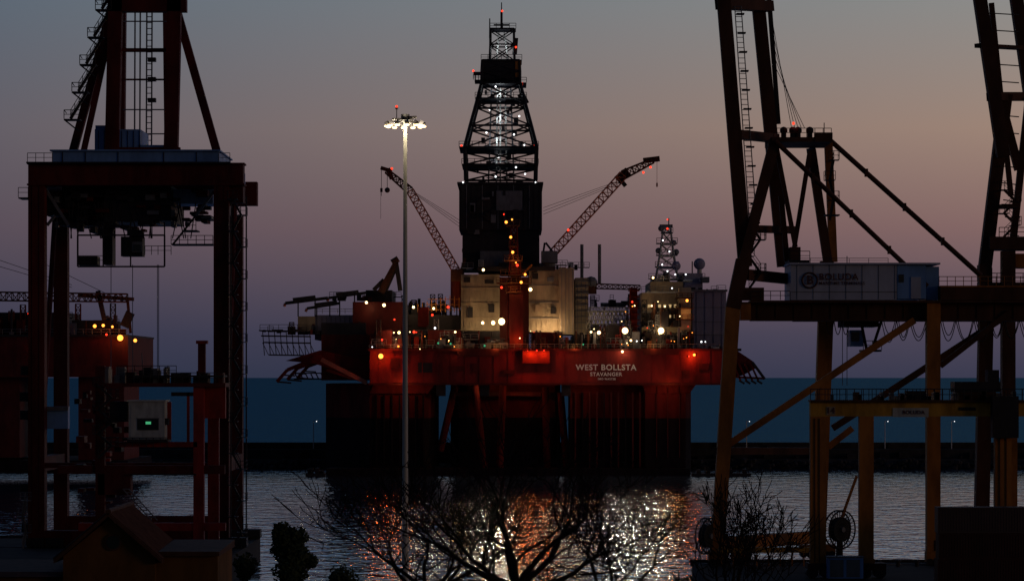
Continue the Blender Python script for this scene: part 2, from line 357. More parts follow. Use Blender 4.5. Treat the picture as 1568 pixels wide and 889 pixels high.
# ---- rig cranes
cr=MB()
def crane(base,mid,tip,dy,mid_w):
    b=P(*base,dy);m_=P(*mid,dy);t=P(*tip,dy)
    cr.truss(b,m_,1.9,mid_w,16,ORJ,0.17,0.1); cr.truss(m_,t,mid_w,1.1,6,OCHD,0.2,0.12)
crane((702,420),(628,292),(592,262),16,1.8)
cr.beam(P(600,262,16),P(583,257,16),0.9,1.2,OCHD); cr.beam(P(594,258,16),P(600,274,16),1.1,1.2,OCHD); cr.tube(P(584,260,16),P(584,300,16),0.07,DARK); cr.beam(P(584,288,16),P(584,294,16),0.6,0.6,DARK); cr.tube(P(583,294,16),P(583,335,16),0.04,DARK)
cr.tube(P(593,268,16),P(593,290,16),0.07,DARK); cr.ball(P(593,291,16),0.7,DARK)
for k in range(3): cr.tube(P(630,291+k,16),P(705,338+k*5,18),0.05,DARK,n=4)
cr.tube(P(699,470,16),P(699,424,16),1.5,REDD,n=12); R.box(cr,690,710,412,430,12,20,OCHD); cr.beam(P(706,415,16),P(712,395,16),0.7,0.7,OCHD)
crane((846,388),(954,268),(1000,246),16,2.1)
cr.beam(P(985,246,16),P(1010,243,16),1.3,1.3,OCHD); cr.beam(P(945,276,16),P(962,262,16),2.2,1.5,OCHD); cr.beam(P(958,285,16),P(948,272,16),1,1,DARK)
cr.tube(P(1006,247,16),P(1006,285,16),0.05,ORJ); cr.beam(P(1006,280,16),P(1006,286,16),0.4,0.4,ORJ)
for k in range(3): cr.tube(P(950,276+k*2,16),P(832,318+k*5,18),0.05,DARK,n=4)
cr.tube(P(841,415,14),P(841,390,14),1.6,STEEL,n=12); R.box(cr,829,854,384,402,11,18,STEEL); cr.beam(P(830,400,14),P(834,372,16),0.5,0.5,DARK); cr.beam(P(846,385,14),P(836,372,16),0.5,0.5,DARK)
cr.beam(P(583,448,14),P(606,402,14),1.8,1.5,OCHD,1.2,1.2); cr.beam(P(606,398,14),P(613,445,14),1.1,1,DARK); cr.beam(P(590,448,14),P(606,412,14),0.7,.7,DARK); cr.tube(P(600,402,14),P(610,396,14),0.8,OCHD); cr.beam(P(572,444,14),P(588,428,14),1.0,1,DARK)
cr.build('pedestal_cranes',rig)
# ---- central red tower
ct=MB(); Dt=698; st=Dt/F
ct.tower((787-784)*st,Dt+6,[(R.P(0,y,4).z,w) for y,w in((520,1.6),(500,1.6),(480,1.5),(460,1.5),(440,1.4),(420,1.2),(400,1.0),(380,0.9),(360,0.8),(345,0.7))],REDC,0.2,0.12)
R.box(ct,780,801,445,545,1,5,REDD); R.box(ct,783,798,395,445,3,5,REDD)
for y,w in((344,14),(376,8),(398,20),(420,30),(432,40),(446,16)):
    R.box(ct,784-w*0.6,786+w*0.7,y,y+1.8,0.5,7,OCHD); ct.rail(P(784-w*0.6,y,0.5),P(786+w*.7,y,0.5),OCHD,1.2,1.1,.07)
ct.beam(P(800,420,3),P(815,405,3),0.5,.5,OCH); ct.tube(P(773,345,3),P(773,322,3),0.15,DARK)
ct.build('flare_and_riser_tower',rig)
# ---- radar mast
mt=MB(); Dm=724; sm=Dm/F; zc=lambda py:CH+(577-py)*sm
mt.tower((1021-784)*sm,Dm,[(zc(y),w*sm) for y,w in((428,17),(410,14),(392,11),(374,8.5),(356,6.5),(348,6))],PALE,0.2,0.12)
for y,w in((408,18),(390,16),(372,16),(356,9)):
    mt.box((1021-w-784)*sm,(1021+w-784)*sm,Dm-1.5,Dm+1.5,zc(y+1.5),zc(y),STEEL); mt.rail(((1021-w-784)*sm,Dm-1.5,zc(y)),((1021+w-784)*sm,Dm-1.5,zc(y)),STEEL,1.2,1.2,.07)
mt.tube(((1024-784)*sm,Dm,zc(348)),((1024-784)*sm,Dm,zc(334)),0.15,STEEL); mt.beam(((1010-784)*sm,Dm,zc(346)),((1030-784)*sm,Dm,zc(346)),0.8,0.5,STEEL)
for x,y in((1012,350),(1031,372),(1035,386),(1008,384)): mt.ball(((x-784)*sm,Dm-1,zc(y)),0.8,STEEL)
mt.tube(((1071-784)*sm,Dm,zc(440)),((1071-784)*sm,Dm,zc(412)),0.6,PALE,n=10); mt.ball(((1071-784)*sm,Dm,zc(404)),9*sm,GREYB,16,10)
mt.ball(((1034-784)*sm,Dm-4,zc(408)),7*sm,GREYB,14,9); mt.tube(((1060-784)*sm,Dm,zc(440)),((1060-784)*sm,Dm,zc(400)),0.15,DARK)
mt.build('radar_mast',rig,False)
# ---- lamps on the rig
lm=MB()
def L(lst,m,r,dy):
    for x,y in lst: lm.ball(P(x,y,dy),r*random.uniform(.6,1.2),m,7,5)
L([(755,494),(768,492),(1012,506),(957,506)],LW,0.7,-0.6)
L([(739,494),(633,470),(664,472),(611,509),(917,509),(966,521),(953,538),(740,413),(561,463),(588,467),(812,443),(1000,425)],LW,0.42,-0.6)
L([(603,509),(905,508),(697,508),(998,468),(1018,469)],LW,0.26,-0.6)
L([(583,545)],LO,1.0,-0.8); L([(739,596)],LW,0.8,6)
L([(666,502),(983,521),(975,522),(1080,523),(1074,523),(570,531),(1029,441)],LC,0.24,-0.5)
L([(604,489),(634,508),(686,470),(822,537),(808,538),(833,537),(585,520),(768,440),(968,462),(1055,545),(662,482),(792,406)],LR,0.3,-0.6)
L([(775,340),(784,336),(782,363),(785,386),(790,402),(804,420),(811,443),(1063,543),(798,432),(610,530),(1052,460)],LO,0.32,-0.6)
ds=lambda px,py:Vector(((px-784)*s,Dc-hw(40)+3,Z(py)))
for x,y in((759,135),(763,241),(759,272),(745,205),(787,208),(795,180),(766,145),(790,258),(750,170),(803,224),(804,268)): lm.ball(ds(x,y),0.24 if x!=763 else 0.45,LC,7,5)
for x,y in((769,20),(707,225),(819,224),(725,111),(800,130),(790,75)): lm.ball(ds(x,y),0.28,LR,7,5)
L([(709,279),(820,279)],LC,0.3,18)
for x,y in((985,264),(870,352),(600,258),(996,256)): lm.ball(P(x,y,14),0.3,LR,7,5)
L([(1022,336),(1022,350),(772,328)],LR,0.3,10)
for (x,y) in((1015,368),(1025,385),(1014,405),(1022,415),(1034,420),(1050,420)): lm.ball(P(x,y,14),0.2,LC,7,5)
for i in range(22):
    x=random.choice([random.uniform(570,700),random.uniform(890,1060),random.uniform(765,880)])
    y=random.uniform(506,534); lm.ball(P(x,y,random.uniform(-.8,0)),random.uniform(.08,.16),random.choice([LW,LO,LO,LR,LW]),6,4)
for i in range(10): lm.ball(P(random.uniform(895,1060),random.uniform(450,505),2),random.uniform(.1,.16),random.choice([LW,LO,LR,LW]),6,4)
L([(671,525),(690,526),(742,529),(893,527)],LG,0.25,-0.6)
lm.build('deck_lamps',rig,True)
for i,(x,y,dy,e,c) in enumerate([
 (735,500,6,380,WC),(768,497,5,600,WC),(725,470,7,30,WC),(838,502,7,700,WC),(825,506,7,320,WC),(850,503,7,300,WC),(868,500,5,140,WC),(840,440,6,30,WC),
 (892,500,6,140,WC),(1010,505,3,480,WC),(958,506,0,520,WC),(917,508,2,300,WC),(1000,470,4,110,WC),(1015,428,8,80,WC),(1050,480,1,130,OC),
 (633,470,9,200,WC),(663,472,9,200,WC),(605,508,0,240,WC),(690,500,0,180,WC),(583,545,-1.5,800,RC),(604,525,-1.5,500,RC),
 (812,541,-2.6,800,RC),(833,541,-2.6,500,RC),(790,520,-1,260,RC),(786,400,-1,260,OC),(785,440,-1,220,OC),(1060,545,-2,520,RC),(640,515,-1,200,OC),(905,560,-12,330,(1,.6,.45)),  # last entry is an added wash lamp hanging clear of the hull, for lettering
 (739,598,5,600,WC),(566,470,8,100,WC),(470,492,4,80,WC),(698,445,10,110,OC),(950,558,-12,330,(1,.6,.45)),  # last entry is its twin, added fill for the name lettering
 (615,594,-3,300,(1,.3,.08)),(1025,596,-3,300,(1,.3,.08)),(900,600,-2,140,(1,.3,.08)),(800,598,5,260,(1,.3,.08)),(700,530,-1,150,OC),(760,530,-1,180,OC),(880,530,-1,180,OC),(1000,528,-1,220,OC),(955,540,-2,200,WC)]):  # the below-deck entries are orange fill added to warm the columns
    plamp('flood_or_fill_light_%02d'%i,P(x,y,dy),e,c,rig,0.35)
for i,(x,e) in enumerate(((742,5000),(768,2500),(955,5000),(1005,4500),(868,500),(655,500))):
    slamp('water_glitter_spot_%d'%i,P(x,531,-1.2),e,(1,.8,.55),rig,(0,-1,-.35),120,.35)  # added spots aimed away from the hull so the harbour water glitters
for i,(x,y) in enumerate(((763,255),(760,215),(765,180),(765,145),(768,75))): plamp('derrick_light_%d'%i,((x-784)*s,Dc-1.5,Z(y)),260,CC,rig,0.3)
text('WEST BOLLSTA',P(928,562.5,-0.3),93*0.1607,WHITE,rig,'name_lettering')
text('STAVANGER',P(928,572.8,-0.3),49*0.1607,WHITE,rig,'port_lettering')
text('IMO 9645730',P(929,580,-0.3),27*0.1607,WHITE,rig,'number_lettering')

# ============================================================ distant rig (left)
R2=Ref(640.0); r2=group('moored_drilling_rig',(R2.P(60,0).x,660,0)); b=MB()
R2.box(b,-120,196,515,577,0,45,REDD); R2.box(b,-120,30,577,700,4,30,REDD); R2.box(b,120,190,577,705,4,30,REDD); R2.box(b,-120,196,512,515,-.5,46,DARK)
R2.box(b,-120,100,478,512,6,30,DARK); R2.box(b,110,170,490,513,4,20,DARK); R2.box(b,-120,196,705,724,-2,40,BLK)
b.truss(R2.P(-120,452,3),R2.P(195,456,3),2.0,1.8,34,OCHD,.16,.1)
b.beam(R2.P(120,452,3),R2.P(205,458,3),0.8,1,OCHD); b.beam(R2.P(195,455,3),R2.P(200,510,3),0.6,.6,OCHD); b.beam(R2.P(150,445,3),R2.P(160,490,3),1,1,DARK); b.beam(R2.P(200,478,3),R2.P(190,500,3),2,.9,DARK)
b.tube(R2.P(-200,330,3),R2.P(110,436,3),.06,DARK); b.tube(R2.P(-200,350,3),R2.P(110,440,3),.06,DARK); b.tube(R2.P(60,400,3),R2.P(160,448,3),.06,DARK)
old=R;R=R2;Pold=P;P=R2.P
clutter(b,-60,190,513,6,45,60,1,10,[DARK,OCHD,REDD,STEEL]); R=old;P=Pold
for x,y,m,r in((145,499,LO,.4),(158,498,LO,.35),(172,500,LO,.28),(184,517,LO,.7),(207,521,LO,.4),(48,533,LR,.3),(163,512,LR,.25),(44,480,LR,.25)): b.ball(R2.P(x,y,-1),r,m,7,5)
b.rail(R2.P(-120,512,0),R2.P(196,512,0),STEEL,1.2,2,.06)
b.build('hull_and_deck',r2); plamp('deck_light',R2.P(165,500,-2),220,RC,r2,.5); plamp('deck_light_aft',R2.P(186,517,-3),260,OC,r2,.5)

# ============================================================ LEFT STS CRANE
K=Ref(350.0); k1=group('ship_to_shore_crane',(K.P(200,0).x,360,3)); c=MB(); Q=K.P
def kb(px0,px1,py0,py1,d0,d1,m): K.box(c,px0,px1,py0,py1,d0,d1,m)
zq=3.0
def vleg(px0,px1,pyt,dy,dp,m):
    a=Q(px0,pyt,dy);b_=Q(px1,pyt,dy); c.box(a.x,b_.x,a.y,a.y+dp,zq+1.2,a.z,m)
vleg(43,68,283,0,2.0,CRANER); vleg(327,350,283,0,2.0,CRANER)
vleg(82,103,330,19,1.8,CRANER); vleg(352,371,330,19,1.8,CRANER)
for px in(49,60,333,343): kb(px,px+1.2,285,812,-.08,0,CRANER)
kb(43,372,250,283,0,2.4,CRANER); kb(41,374,249,251.5,-.25,2.6,CRANER); kb(41,374,281,283.5,-.25,2.6,CRANER)
a=Q(43,250,19); c.box(a.x,Q(372,250,0).x,369,371,Q(0,300,0).z,Q(0,262,0).z,CRANER)
for px in(43,329): a=Q(px,283); c.box(a.x,a.x+1.8,352.7,369,Q(0,278).z,Q(0,255).z,CRANER)
kb(44,350,812,836,0.1,1.9,CRANER)
a=Q(82,0,19); c.box(a.x,Q(371,0,19).x,369.1,370.7,zq+1.2,zq+3,CRANER)
for px in(40,70,320,350):
    for dy in(0,19):
        a=Q(px,0,0); c.box(a.x,a.x+2.2,350+dy-.2,352.2+dy,zq+.35,zq+1.25,DARK)
        for o in(.4,1.2,1.9): c.tube((a.x+o,349.9+dy,zq+.35),(a.x+o,352.3+dy,zq+.35),.34,DARK,n=12)
for px in(43,329): a=Q(px,0); c.box(a.x+.2,a.x+1.6,352.1,369,Q(0,722).z,Q(0,700).z,CRANER); c.tube((a.x+.9,353,Q(0,722).z),(a.x+.9,366,Q(0,290).z),0.35,CRANER,n=8)
kb(68.3,327,708,716,.4,1.6,CRANER)
kb(80,335,231,250,1,16,BOX); kb(145,215,198,229,4,12,BOX); kb(146,175,192,198,5,9,BOX); kb(212,255,222,231,4,10,BOX); kb(76,337,229,231.2,.6,16.4,BOX)
for px in(95,130,180,250,300): kb(px,px+1.2,233,249,.9,1,DARK)
for px in range(150,214,9): kb(px,px+.8,200,228,3.92,4,DARK)
kb(40,352,247.6,250,-1.0,-.26,DARK); c.rail(Q(42,248,-1),Q(80,248,-1),DARK,1.1,1.0,.04); c.rail(Q(335,248,-1),Q(352,248,-1),DARK,1.1,1,.04)
c.rail(Q(28,302,0),Q(43,302,0),DARK,1.2,.8,.04); kb(28,43,302,304,0,3,DARK)
kb(352,373,264,281,2.7,5,BOX); kb(351,372,284,310,1,4,CRANER)
c.beam(Q(172,235,4),Q(178,-20,4),1.7,1.6,CRANER); c.beam(Q(262,235,4),Q(268,-20,4),1.7,1.6,CRANER)
c.beam(Q(112,232,14),Q(172,10,6),1.0,1.0,CRANER); c.beam(Q(332,232,14),Q(272,20,6),1.0,1.0,CRANER)
c.beam(Q(128,232,2),Q(166,60,5),.7,.6,CRANER)
c.beam(Q(166,9,4),Q(286,9,4),1.6,1.6,CRANER); c.beam(Q(178,77,5),Q(258,77,5),.45,.6,CRANER); c.beam(Q(176,122,5),Q(260,122,5),.2,.4,CRANER); c.beam(Q(160,232,4),Q(276,232,4),1,1,CRANER)
c.beam(Q(186,300,22),Q(189,-30,34),.8,1.2,CRANER); c.beam(Q(258,300,22),Q(254,-30,34),.8,1.2,CRANER)
for px in(206,214,224,232): c.beam(Q(px,232,20),Q(px+1,-20,20),.18,.22,STEEL)
for y in range(-10,232,9): c.beam(Q(224,y,20),Q(233,y,20),.1,.2,STEEL); 
for y in(4,33,77,122,168,205): c.beam(Q(188,y,20),Q(256,y,20),.15,.2,STEEL)
for y in(88,118,150): kb(226,238,y,y+6,19,20,DARK)
kb(198,236,10,14,18,20,DARK)
for i in range(5):
    y=182-i*42; x=108+i*12
    kb(x-10,x+14,y,y+1.6,3,5,DARK); c.rail(Q(x-10,y,3),Q(x+14,y,3),DARK,1.1,.7,.05); c.rail(Q(x-10,y,3),Q(x-10,y,5),DARK,1,.8,.05)
    c.beam(Q(x,y,4),Q(x+26,y-42,4),.3,.6,DARK); c.rail(Q(x,y,3.7),Q(x+26,y-42,3.7),DARK,1.1,.9,.045); c.tube(Q(x-10,y+1,3),Q(x+14,y+20,4),.09,DARK); c.tube(Q(x-6,y-8,3),Q(x-10,y-14,3),.05,DARK)
x0=Q(357,0).x; x1=Q(370,0).x
c.stairs(x0,x1,349,351.2,zq,Q(0,305).z,22,DARK)
for px in(352.5,376): c.beam((Q(px,0).x,351,zq),(Q(px,0).x,351,Q(0,300).z),.16,.16,DARK)
for px in(36,42): c.tube((Q(px,0).x,350.5,zq),(Q(px,0).x,350.5,Q(0,765).z),.05,STEEL)
c.stairs(Q(36,0).x,Q(41,0).x,349,350,zq,Q(0,765).z,3,STEEL)
kb(95,160,284,345,6,14,DARK); kb(160,262,284,338,4,18,DARK); kb(262,326,290,312,6,12,BOX); kb(70,96,300,330,5,9,DARK)
for _ in range(90):
    x=random.uniform(80,310); y=random.uniform(288,352); w=random.uniform(4,20); h=random.uniform(3,10); kb(x,x+w,y,y+h,random.uniform(3,5),random.uniform(5.5,9),random.choice([DARK,CRANER,STEEL,DARK]))
for i in range(26):
    x=random.uniform(100,320); c.tube(Q(x,310,4),Q(x+random.uniform(-15,15),365,4),.07,DARK)
def wire(px0,px1,py0,py1,dy,t,m):
    for p,q in(((px0,py0),(px1,py0)),((px1,py0),(px1,py1)),((px1,py1),(px0,py1)),((px0,py1),(px0,py0))): c.beam(Q(*p,dy),Q(*q,dy),t,t,m)
wire(119,252,360,408,3,.2,DARK); wire(119,252,360,408,8,.2,DARK); kb(185,218,362,392,3.5,6,DARK); kb(158,172,345,405,5,8,DARK); kb(202,217,370,386,3.3,3.5,STEEL); kb(205,215,374,384,3.2,3.3,GLASS)
for px in(119,158,200,252): c.beam(Q(px,340,3),Q(px,408,3),.16,.16,DARK)
kb(120,148,392,406,5,8,DARK); c.rail(Q(222,390,3),Q(262,390,3),DARK,1.1,.8,.04); c.rail(Q(262,374,2),Q(326,374,2),DARK,1.1,.9,.045); kb(262,326,373,375,2,5,DARK); c.beam(Q(264,375,3),Q(300,330,3),.2,.5,DARK)
c.rail(Q(285,352,2),Q(300,352,2),DARK,1.2,.8,.045); kb(280,302,352,354,2,5,DARK)
c.rail(Q(119,405,3),Q(158,405,3),DARK,1.1,.7,.04)
c.beam(Q(70,290,2),Q(105,345,2),.35,.35,STEEL); c.beam(Q(330,290,2),Q(300,330,2),.3,.3,STEEL); c.tube(Q(72,345,2),Q(84,330,2),.2,STEEL)
for px in(170,203,241): c.tube(Q(px,405,5),Q(px,575,5),.045,STEEL)
c.tube(Q(243,405,5),Q(243,575,5),.045,STEEL)
for y in(560,600,628,740,800): kb(38+random.uniform(-8,0),43,y,y+14,.5,1.5,DARK)
kb(68.5,104,622,628,2,2.4,STEEL); kb(69,104,622,656,2.5,4,BOX)
c.build('steelwork',k1)
# ============================================================ red yard crane (left)
K2=Ref(335.0); k2=group('rail_mounted_gantry',(K2.P(240,0).x,340,3)); c=MB(); Q=K2.P; K_=K; K=K2
kb(146,160,560,826,0,1.1,REDD); kb(296,312,592,842,0,1.2,CRED); kb(318,335,640,842,5,6,CRED)
kb(150,345,586,592,-.6,4,REDD); kb(205,342,574,577,-.6,4,DARK); c.rail(Q(205,586,-.6),Q(342,586,-.6),DARK,1.2,.9,.04); c.rail(Q(180,574,-.6),Q(270,574,-.6),DARK,1.1,.9,.04)
for i in range(26):
    x=random.uniform(150,335); kb(x,x+random.uniform(4,16),random.uniform(560,580),586,random.uniform(0,2),3.5,random.choice([DARK,REDD,STEEL]))
kb(303,314,524,572,0,1,REDD); kb(300,317,521,526,-.2,1.2,CRED); c.tube(Q(220,575,1),Q(217,540,1),.06,STEEL)
kb(176,302,676,684,0,1,CRED); kb(88,344,712,725,0.2,1.0,REDD); kb(120,345,800,812,0.1,1.1,CRED); kb(200,300,725,727,-.5,2,DARK)
kb(197,252,614,673,-1.2,2.2,CABIN); kb(210,243,641,658,-1.25,-1.19,GLASS); kb(223,231,645,649,-1.3,-1.24,LG); kb(194,256,672,676,-1.6,2.6,DARK); c.rail(Q(160,684,-1.5),Q(256,684,-1.5),DARK,1.1,.8,.04)
kb(209,244,639.5,641,-1.28,-1.2,STEEL); kb(200,206,620,668,-1.23,-1.2,PALE); kb(195,254,612,614.5,-1.4,2.4,PALE)
kb(168,195,614,645,-.4,2,DARK); kb(252.3,258,640,650,-1,0,DARK)
c.stairs(Q(152,0).x,Q(172,0).x,334,336,Q(0,700).z,Q(0,590).z,6,DARK)
for o in(0,9): c.beam(Q(188+o,748,-.5),Q(232+o,796,-.5),.12,.12,STEEL)
for t in range(9): c.beam(Q(188+t*5,748+t*5.4,-.5),Q(198+t*5,748+t*5.4,-.5),.1,.1,STEEL)
kb(150,200,725,757,0,2,REDD); kb(256,262,615,672,0,.3,CRED); kb(286,290,600,676,0,.3,CRED)
kb(262,296,600,606,0,.6,DARK); kb(312,345,592,640,2,3,CRED); kb(292,340,838,848,-.2,6,DARK); kb(140,170,826,848,-.2,1.3,DARK)
for i in range(40):
    x=random.uniform(110,190); y=random.uniform(590,800); kb(x,x+random.uniform(3,14),y,y+random.uniform(2,10),random.uniform(.5,2),3,random.choice([DARK,REDD,DARK,CRED]))
c.build('steelwork',k2); K=K_

# ============================================================ RIGHT STS CRANE
K=Ref(318.0); k3=group('ship_to_shore_crane',(K.P(1270,0).x,325,3)); c=MB(); Q=K.P
def bm(a,b_,w,d,m,w2=None,d2=None): c.beam(Q(*a),Q(*b_),w,d,m,w2,d2)
ga=Q(1098,0,0); 
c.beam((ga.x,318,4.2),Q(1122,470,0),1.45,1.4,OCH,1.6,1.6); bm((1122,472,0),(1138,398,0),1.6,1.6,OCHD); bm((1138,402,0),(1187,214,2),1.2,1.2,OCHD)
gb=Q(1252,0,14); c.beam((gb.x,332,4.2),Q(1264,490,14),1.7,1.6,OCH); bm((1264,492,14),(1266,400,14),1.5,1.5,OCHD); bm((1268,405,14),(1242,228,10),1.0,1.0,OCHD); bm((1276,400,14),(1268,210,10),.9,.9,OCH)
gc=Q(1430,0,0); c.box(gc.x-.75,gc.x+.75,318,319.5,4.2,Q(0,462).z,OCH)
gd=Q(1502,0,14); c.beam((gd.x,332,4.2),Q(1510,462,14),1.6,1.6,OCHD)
K.box(c,1150,1700,463,490,1,2.6,OCHD); K.box(c,1150,1700,459.6,463,-.4,3.4,OCHD); K.box(c,1215,1700,470,492,15,16.5,OCHD); K.box(c,1150,1700,488,491,.8,2.8,OCHD)
for px in range(1160,1600,28): K.box(c,px,px+1.2,463.2,487.8,.9,1,OCHD)
K.box(c,1440,1700,437,459,0.2,3,OCHD); K.box(c,1440,1700,437,439.5,0.1,.2,OCH); K.box(c,1134,1170,440,459.4,0.2,2,OCHD); K.box(c,1134,1149.8,462,490,.2,2,OCH)
c.rail(Q(1438,437,0),Q(1700,437,0),OCH,1.0,.9,.04); c.rail(Q(1150,459,-.4),Q(1210,459,-.4),DARK,1.0,.9,.04)
for px in(1160,1260,1420,1560): a=Q(px,0); c.box(a.x,a.x+1,320.9,333,Q(0,484).z,Q(0,466).z,OCHD)
K.box(c,1211,1373,405,459,.6,8,HOUSE); K.box(c,1374,1418,406,457,.6,8,BOX); K.box(c,1418.2,1438,408,459,2,8,BOX); K.box(c,1209,1440,402,404.8,.2,8.4,HOUSE)
for px in range(1220,1372,25): K.box(c,px,px+.8,406,458,.56,.598,STEEL)
K.box(c,1211,1373,446,447,.56,.598,STEEL)
K.box(c,1395,1410,424,457,.5,.6,HOUSE); K.box(c,1376,1384,420,432,.5,.6,GLASS); c.rail(Q(1211,402,.6),Q(1360,402,.6),DARK,.5,2,.03); c.tube(Q(1297,402,.6),Q(1297,392,.6),.05,DARK)
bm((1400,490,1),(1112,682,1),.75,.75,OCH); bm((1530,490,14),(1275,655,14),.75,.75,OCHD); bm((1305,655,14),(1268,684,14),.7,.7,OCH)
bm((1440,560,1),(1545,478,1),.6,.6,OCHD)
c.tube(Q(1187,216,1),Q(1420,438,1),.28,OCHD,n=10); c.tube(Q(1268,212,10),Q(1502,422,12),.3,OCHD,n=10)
for t in(.25,.5,.75): 
    p=Q(1187+233*t,216+222*t,1); c.beam(p+Vector((0,0,-.45)),p+Vector((0,0,.45)),.35,.7,OCHD)
    p=Q(1268+234*t,212+210*t,10); c.beam(p+Vector((0,0,-.45)),p+Vector((0,0,.45)),.35,.7,OCHD)
K.box(c,1182,1275,210,217,1,10,OCHD); c.rail(Q(1185,210,1),Q(1273,210,1),OCHD,1.0,.9,.04); K.box(c,1248,1275,203,217.2,.9,2,OCHD)
for px in(1200,1214,1222,1240): c.tube(Q(px,210,2),Q(px,196,2),.3,DARK); c.ball(Q(px,200,2),.45,DARK)
c.tube(Q(1262,210,2),Q(1262,188,2),.05,DARK)
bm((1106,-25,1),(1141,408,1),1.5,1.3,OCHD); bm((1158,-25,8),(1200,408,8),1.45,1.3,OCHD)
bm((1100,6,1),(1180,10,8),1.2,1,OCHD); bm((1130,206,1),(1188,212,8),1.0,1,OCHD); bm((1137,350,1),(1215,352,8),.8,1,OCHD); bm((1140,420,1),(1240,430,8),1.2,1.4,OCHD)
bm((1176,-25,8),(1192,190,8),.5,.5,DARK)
for o in(0,11): c.tube(Q(1125+o*.9,10,2),Q(1148+o,350,2),.06,STEEL)
for t in range(44): 
    f=t/43; c.tube(Q(1125+23*f,10+340*f,2),Q(1135+24*f,10+340*f,2),.04,STEEL,n=4)
for t in range(12):
    f=t/11; K.box(c,1128+24*f,1140+24*f,20+320*f,22+320*f,1.6,2.6,DARK)
for i in range(5): c.tube(Q(1184,40+i*14,8),Q(1212+i*5,196,4),.035,DARK,n=4)
bm((1188,220,2),(1218,378,2),.5,.5,OCHD); bm((1240,232,4),(1216,380,4),.5,.5,OCHD); bm((1196,300,4),(1205,400,4),.6,.6,OCHD)
K.box(c,1208,1240,398,402,1,6,DARK); c.rail(Q(1208,398,1),Q(1240,398,1),DARK,1,.8,.04); K.box(c,1210,1226,378,397.8,3,5,OCHD)
c.stairs(Q(1148,0).x,Q(1166,0).x,319,321,Q(0,442).z,Q(0,340).z,4,DARK)
c.stairs(Q(1271,0,9).x,Q(1277,0,9).x,327,328,Q(0,330).z,Q(0,235).z,3,DARK); K.box(c,1264,1286,328,330,8,10,DARK)
def fest(x0,x1,y,depth,dy):
    pr=None
    for k in range(11):
        t=k/10; p=Q(x0+(x1-x0)*t,y+depth*4*t*(1-t),dy)
        if pr: c.tube(pr,p,.05,DARK,n=4,cap=False)
        pr=p
x=1350
while x<1640:
    w=random.uniform(20,28); fest(x,x+w,490,random.uniform(26,36),3); fest(x+3,x+w-2,490,random.uniform(20,30),3); x+=w
for x in range(1265,1300,12): fest(x,x+12,490,22,3)
K.box(c,1292,1346,491,500,3,9,DARK); K.box(c,1302,1322,505,530,4,7,BOX); K.box(c,1304,1316,508,522,3.9,4,GLASS); K.box(c,1322,1350,535,538,3,7,DARK); c.rail(Q(1322,535,3),Q(1350,535,3),DARK,1,.7,.04)
bm((1350,490,3),(1335,536,3),.3,.3,DARK); bm((1320,500,4),(1328,540,4),.3,.3,DARK)
for px in(1290,1297): c.tube(Q(px,500,4),Q(px,590,4),.04,STEEL)
c.beam((ga.x,318,5.4),(gb.x,332,5.4),1.4,1.2,OCH); c.beam((gc.x,318,5.2),(gd.x,332,5.2),1.2,1.2,OCHD)
c.beam((ga.x,318.2,Q(0,690).z),(gb.x,332,Q(0,690,14).z),.8,.8,OCHD)
for px,dy in((1085,0),(1120,2),(1225,13),(1250,14),(1418,0),(1490,14)):
    a=Q(px,0,dy); c.box(a.x,a.x+2.2,a.y-.5,a.y+1.2,3.4,4.5,OCH)
    for o in(.4,1.1,1.8): c.tube((a.x+o,a.y-.6,3.4),(a.x+o,a.y+1.3,3.4),.38,DARK,n=12)
a=Q(1100,0,-3); c.box(a.x,Q(1242,0,-3).x,314.6,315.2,4.6,5.2,YEL)
for px in range(1105,1240,18): xx=Q(px,0,-3).x; c.beam((xx,315,3.1),(xx,315,4.7),.15,.15,OCH)
def reel(px,py,dy,r,rot):
    C=Q(px,py,dy); ux=Vector((math.cos(rot),math.sin(rot),0)); n=28
    for off in(-.35,.35):
        nn=Vector((-math.sin(rot),math.cos(rot),0))*off
        for k in range(n):
            t0=2*math.pi*k/n;t1=2*math.pi*(k+1)/n
            for rr,q in((r,.09),(r*.62,.07)):
                c.tube(C+nn+(ux*math.cos(t0)+Vector((0,0,math.sin(t0))))*rr,C+nn+(ux*math.cos(t1)+Vector((0,0,math.sin(t1))))*rr,q,DARK,n=4,cap=False)
            c.tube(C+nn,C+nn+(ux*math.cos(t0)+Vector((0,0,math.sin(t0))))*r,.04,DARK,n=4,cap=False)
    nn=Vector((-math.sin(rot),math.cos(rot),0)); c.tube(C-nn*.34,C+nn*.34,r*.6,DARK,n=20); c.tube(C-nn*.6,C+nn*.6,.3,STEEL,n=10)
reel(1286,810,-2,2.1,math.radians(40)); reel(1083,820,-1,2.0,math.radians(55))
bm((1312,728,-2),(1286,800,-2),.3,.3,OCH); c.tube(Vector((Q(1286,0,-2).x,316,3)),Q(1286,810,-2),.35,OCHD)
c.build('steelwork',k3)
SGN=mat('sign_dark_red',(0.07,0.012,0.02),.6,.1,1)
text('BOLUDA',Q(1284,424,.45),60*.073,SGN,k3,'sign_lettering')
text('MARITIME TERMINALS',Q(1289,433.5,.45),70*.073,SGN,k3,'sign_small_lettering')
rg=MB(); C=Q(1240,429,.5)
for k in range(28):
    t0=2*math.pi*k/28;t1=2*math.pi*(k+1)/28
    rg.tube(C+Vector((math.cos(t0),0,math.sin(t0)))*.85,C+Vector((math.cos(t1),0,math.sin(t1)))*.85,.09,SGN,n=4,cap=False)
rg.build('sign_ring',k3); text('B',Q(1240,429,.45),.7,SGN,k3,'sign_letter')
plamp('aviation_light',Q(1215,190,1.5),15,RC,k3,.1)
bb=MB(); bb.ball(Q(1215,189,1.6),.16,LR); bb.build('aviation_lamp',k3)

